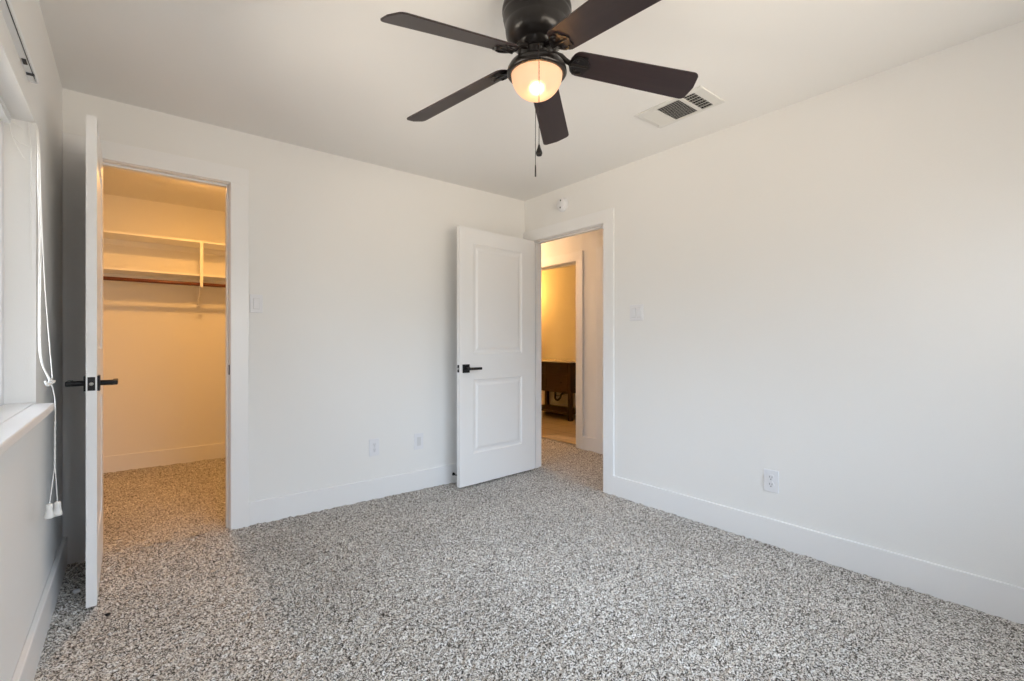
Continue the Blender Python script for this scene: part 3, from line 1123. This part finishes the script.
for x in (CX0 - 0.2, CX1 - 0.2 - 0.012):
    obj('rod_socket', lathe(bmesh.new(), [(0.028, 0), (0.028, 0.012), (0.0165, 0.012), (0.0165, 0)], 24, Matrix.Translation((x, 0, 0)) @ Matrix.Rotation(PI / 2, 4, 'Y'), cap=False), M['trim'], rodt)
br = thing('shelf_bracket', 'white metal bracket joining both closet shelves and holding the rod', 'bracket', (0.498, CY1, 1.70))
b = bmesh.new()
yb_ = SY0 - CY1
box(b, -0.013, 0.013, yb_ - 0.008, yb_ - 0.002, 0.036, 0.352)
obj('bracket_upright', b, M['trim'], br, bevel=0.001)
b = bmesh.new()
box(b, -0.012, 0.012, yb_ - 0.006, -0.020, 0.037, 0.043)
box(b, -0.012, 0.012, -0.006, 0.0, -0.24, -0.03)
tube(b, [(0, -0.004, -0.20), (0, yb_ * 0.5, -0.07), (0, yb_ + 0.05, -0.018)], 0.005, 8)
obj('bracket_arm', b, M['trim'], br)
b = bmesh.new()
tube(b, [(0, 5.205 - CY1 + 0.021 * math.cos(a), -0.028 + 0.021 * math.sin(a)) for a in [PI * 0.75 + PI * 1.5 * i / 14 for i in range(15)]], 0.0055, 8)
box(b, -0.012, 0.012, yb_ - 0.008, yb_ + 0.003, -0.055, 0.036)
obj('rod_hook', b, M['trim'], br)

cl_ = thing('closet_light', 'small round ceiling lamp inside the closet, hidden above the door header', 'ceiling lamp', (0.46, 4.33, H))
obj('lamp_base', lathe(bmesh.new(), [(0, 0), (0.06, 0), (0.06, -0.012), (0, -0.012)], 32), M['plastic'], cl_)
obj('lamp_bulb', lathe(bmesh.new(), [(0.052, -0.012), (0.056, -0.024), (0.052, -0.040), (0.035, -0.048), (0, -0.050)], 24, cap=False), M['closet_lamp'], cl_, smooth=True)
disk('closet_lamp_light', (0.46, 4.33, H - 0.055), (1.0, 0.48, 0.12), 13, 0.10)
point('closet_lamp_glow', (0.46, 4.33, 2.36), (1.0, 0.48, 0.12), 11, 0.05)

# ------------------------------------------------------------------ bathroom vanity seen through the doorway
VF, VYa, VYb = 4.95, 4.835, 5.85
va = thing('bathroom_vanity', 'dark wooden open-base vanity with drawers in the bathroom beyond the hall', 'vanity', (VF, VYa, 0))
W_ = VYb - VYa
Dp = BX1 - 0.07 - 0.016 - VF
obj('countertop', BX(-0.012, Dp, -0.012, W_ + 0.012, 0.846, 0.862), M['stone'], va, bevel=0.003)
for x in (0.0, Dp - 0.055):
    for y in (0.0, W_ - 0.055):
        obj('leg', BX(x, x + 0.055, y, y + 0.055, 0.0, 0.846), M['vanity'], va, bevel=0.003)
b = bmesh.new()
box(b, 0.012, Dp - 0.01, 0.055, W_ - 0.055, 0.40, 0.44)
box(b, 0.010, 0.020, 0.055, W_ - 0.055, 0.40, 0.845)
box(b, 0.03, Dp - 0.03, 0.008, 0.02, 0.40, 0.845)
box(b, 0.03, Dp - 0.03, W_ - 0.02, W_ - 0.008, 0.40, 0.845)
obj('carcass', b, M['vanity'], va)
obj('bottom_shelf', BX(0.008, Dp - 0.006, 0.03, W_ - 0.03, 0.085, 0.115), M['vanity'], va, bevel=0.002)
for ya, yb in ((0.065, W_ / 2 - 0.01), (W_ / 2 + 0.01, W_ - 0.065)):
    for za, zb in ((0.685, 0.835), (0.43, 0.665)):
        dr = obj('drawer', BX(0.0, 0.012, ya, yb, za, zb), M['vanity'], va, bevel=0.002)
        kb = lathe(bmesh.new(), [(0.005, 0), (0.005, 0.012), (0.014, 0.018), (0.014, 0.024), (0, 0.028)], 16,
                   Matrix.Translation((0, ya + 0.12, (za + zb) / 2)) @ Matrix.Rotation(-PI / 2, 4, 'Y'), cap=False)
        obj('knob', kb, M['black'], dr, smooth=True)
pp = thing('sink_trap', 'curved dark drain pipe under the bathroom vanity', 'drain pipe', (VF + 0.26, 5.44, 0.14))
b = bmesh.new()
tube(b, spline([(0.02, 0, 0.255), (0.02, 0, 0.17), (0.0, -0.02, 0.12), (0.0, -0.07, 0.10), (0.02, -0.11, 0.14), (0.05, -0.11, 0.19), (0.14, -0.09, 0.20), (0.205, -0.08, 0.20)]), 0.016, 12)
obj('trap_pipe', b, M['bronze'], pp, smooth=True)
b = bmesh.new()
tube(b, spline([(0.20, 0.08, 0.14), (0.12, 0.08, 0.15), (0.08, 0.05, 0.19), (0.07, 0.03, 0.255)]), 0.006, 8)
obj('supply_line', b, M['bronze'], pp, smooth=True)

bl_ = thing('bathroom_wall_lamp', 'warm lit wall lamp over the vanity, hidden beyond the door jamb', 'wall lamp', (BX1 - 0.07, 6.30, 1.98))
obj('lamp_plate', BX(-0.02, 0, -0.06, 0.06, -0.06, 0.06), M['steel'], bl_, bevel=0.003)
obj('lamp_globe', lathe(bmesh.new(), [(0, -0.06), (0.035, -0.05), (0.055, -0.015), (0.055, 0.015), (0.035, 0.05), (0, 0.06)], 24, Matrix.Translation((-0.08, 0, 0)), cap=False), M['bath_lamp'], bl_, smooth=True)
point('bathroom_lamp_light', (5.22, 6.30, 1.98), (1.0, 0.46, 0.09), 20, 0.06)

hl = thing('hall_fill_lamp', 'added round ceiling lamp in the hallway, unseen, for warm fill', 'ceiling lamp', (3.36, 4.75, H))  # unseen fixture added to carry the warm hall fill
obj('lamp_base', lathe(bmesh.new(), [(0, 0), (0.08, 0), (0.08, -0.012), (0, -0.012)], 32), M['plastic'], hl)
obj('lamp_bulb', lathe(bmesh.new(), [(0.05, -0.012), (0.065, -0.024), (0.066, -0.034), (0.05, -0.050), (0, -0.058)], 24, cap=False), M['closet_lamp'], hl, smooth=True)
point('hall_fill_light', (3.36, 4.75, 2.34), (1.0, 0.60, 0.30), 26, 0.05)

# ------------------------------------------------------------------ small things on the carpet behind the closet door
sc_ = BX(-0.011, 0.011, -0.009, 0.009, 0.0, 0.012)
o = obj('paper_scrap', sc_, M['plastic'], bevel=0.002)
o.location = (-0.196, 2.91, 0.003)
o.rotation_euler = (0.1, 0.05, 0.5)
tag(o, 'tiny white scrap on the carpet beside the closet door edge', 'scrap')
b = bmesh.new()
tube(b, spline([(-0.250, 3.17, 0.004), (-0.235, 3.20, 0.008), (-0.215, 3.26, 0.008), (-0.185, 3.30, 0.012), (-0.150, 3.325, 0.02)]), 0.003, 8)
tag(obj('cable', b, M['tassel'], smooth=True), 'thin pale cable lying on the carpet in the corner behind the closet door', 'cable')
b = bmesh.new()
bmesh.ops.create_icosphere(b, subdivisions=2, radius=0.009)
for v in b.verts:
    v.co *= 1 + random.uniform(-0.3, 0.3)
    v.co.z *= 0.6
o = obj('dark_lint', b, M['black'], smooth=True)
o.location = (-0.078, 2.600, 0.001)
tag(o, 'dark speck of lint on the carpet right of the closet door edge', 'lint')
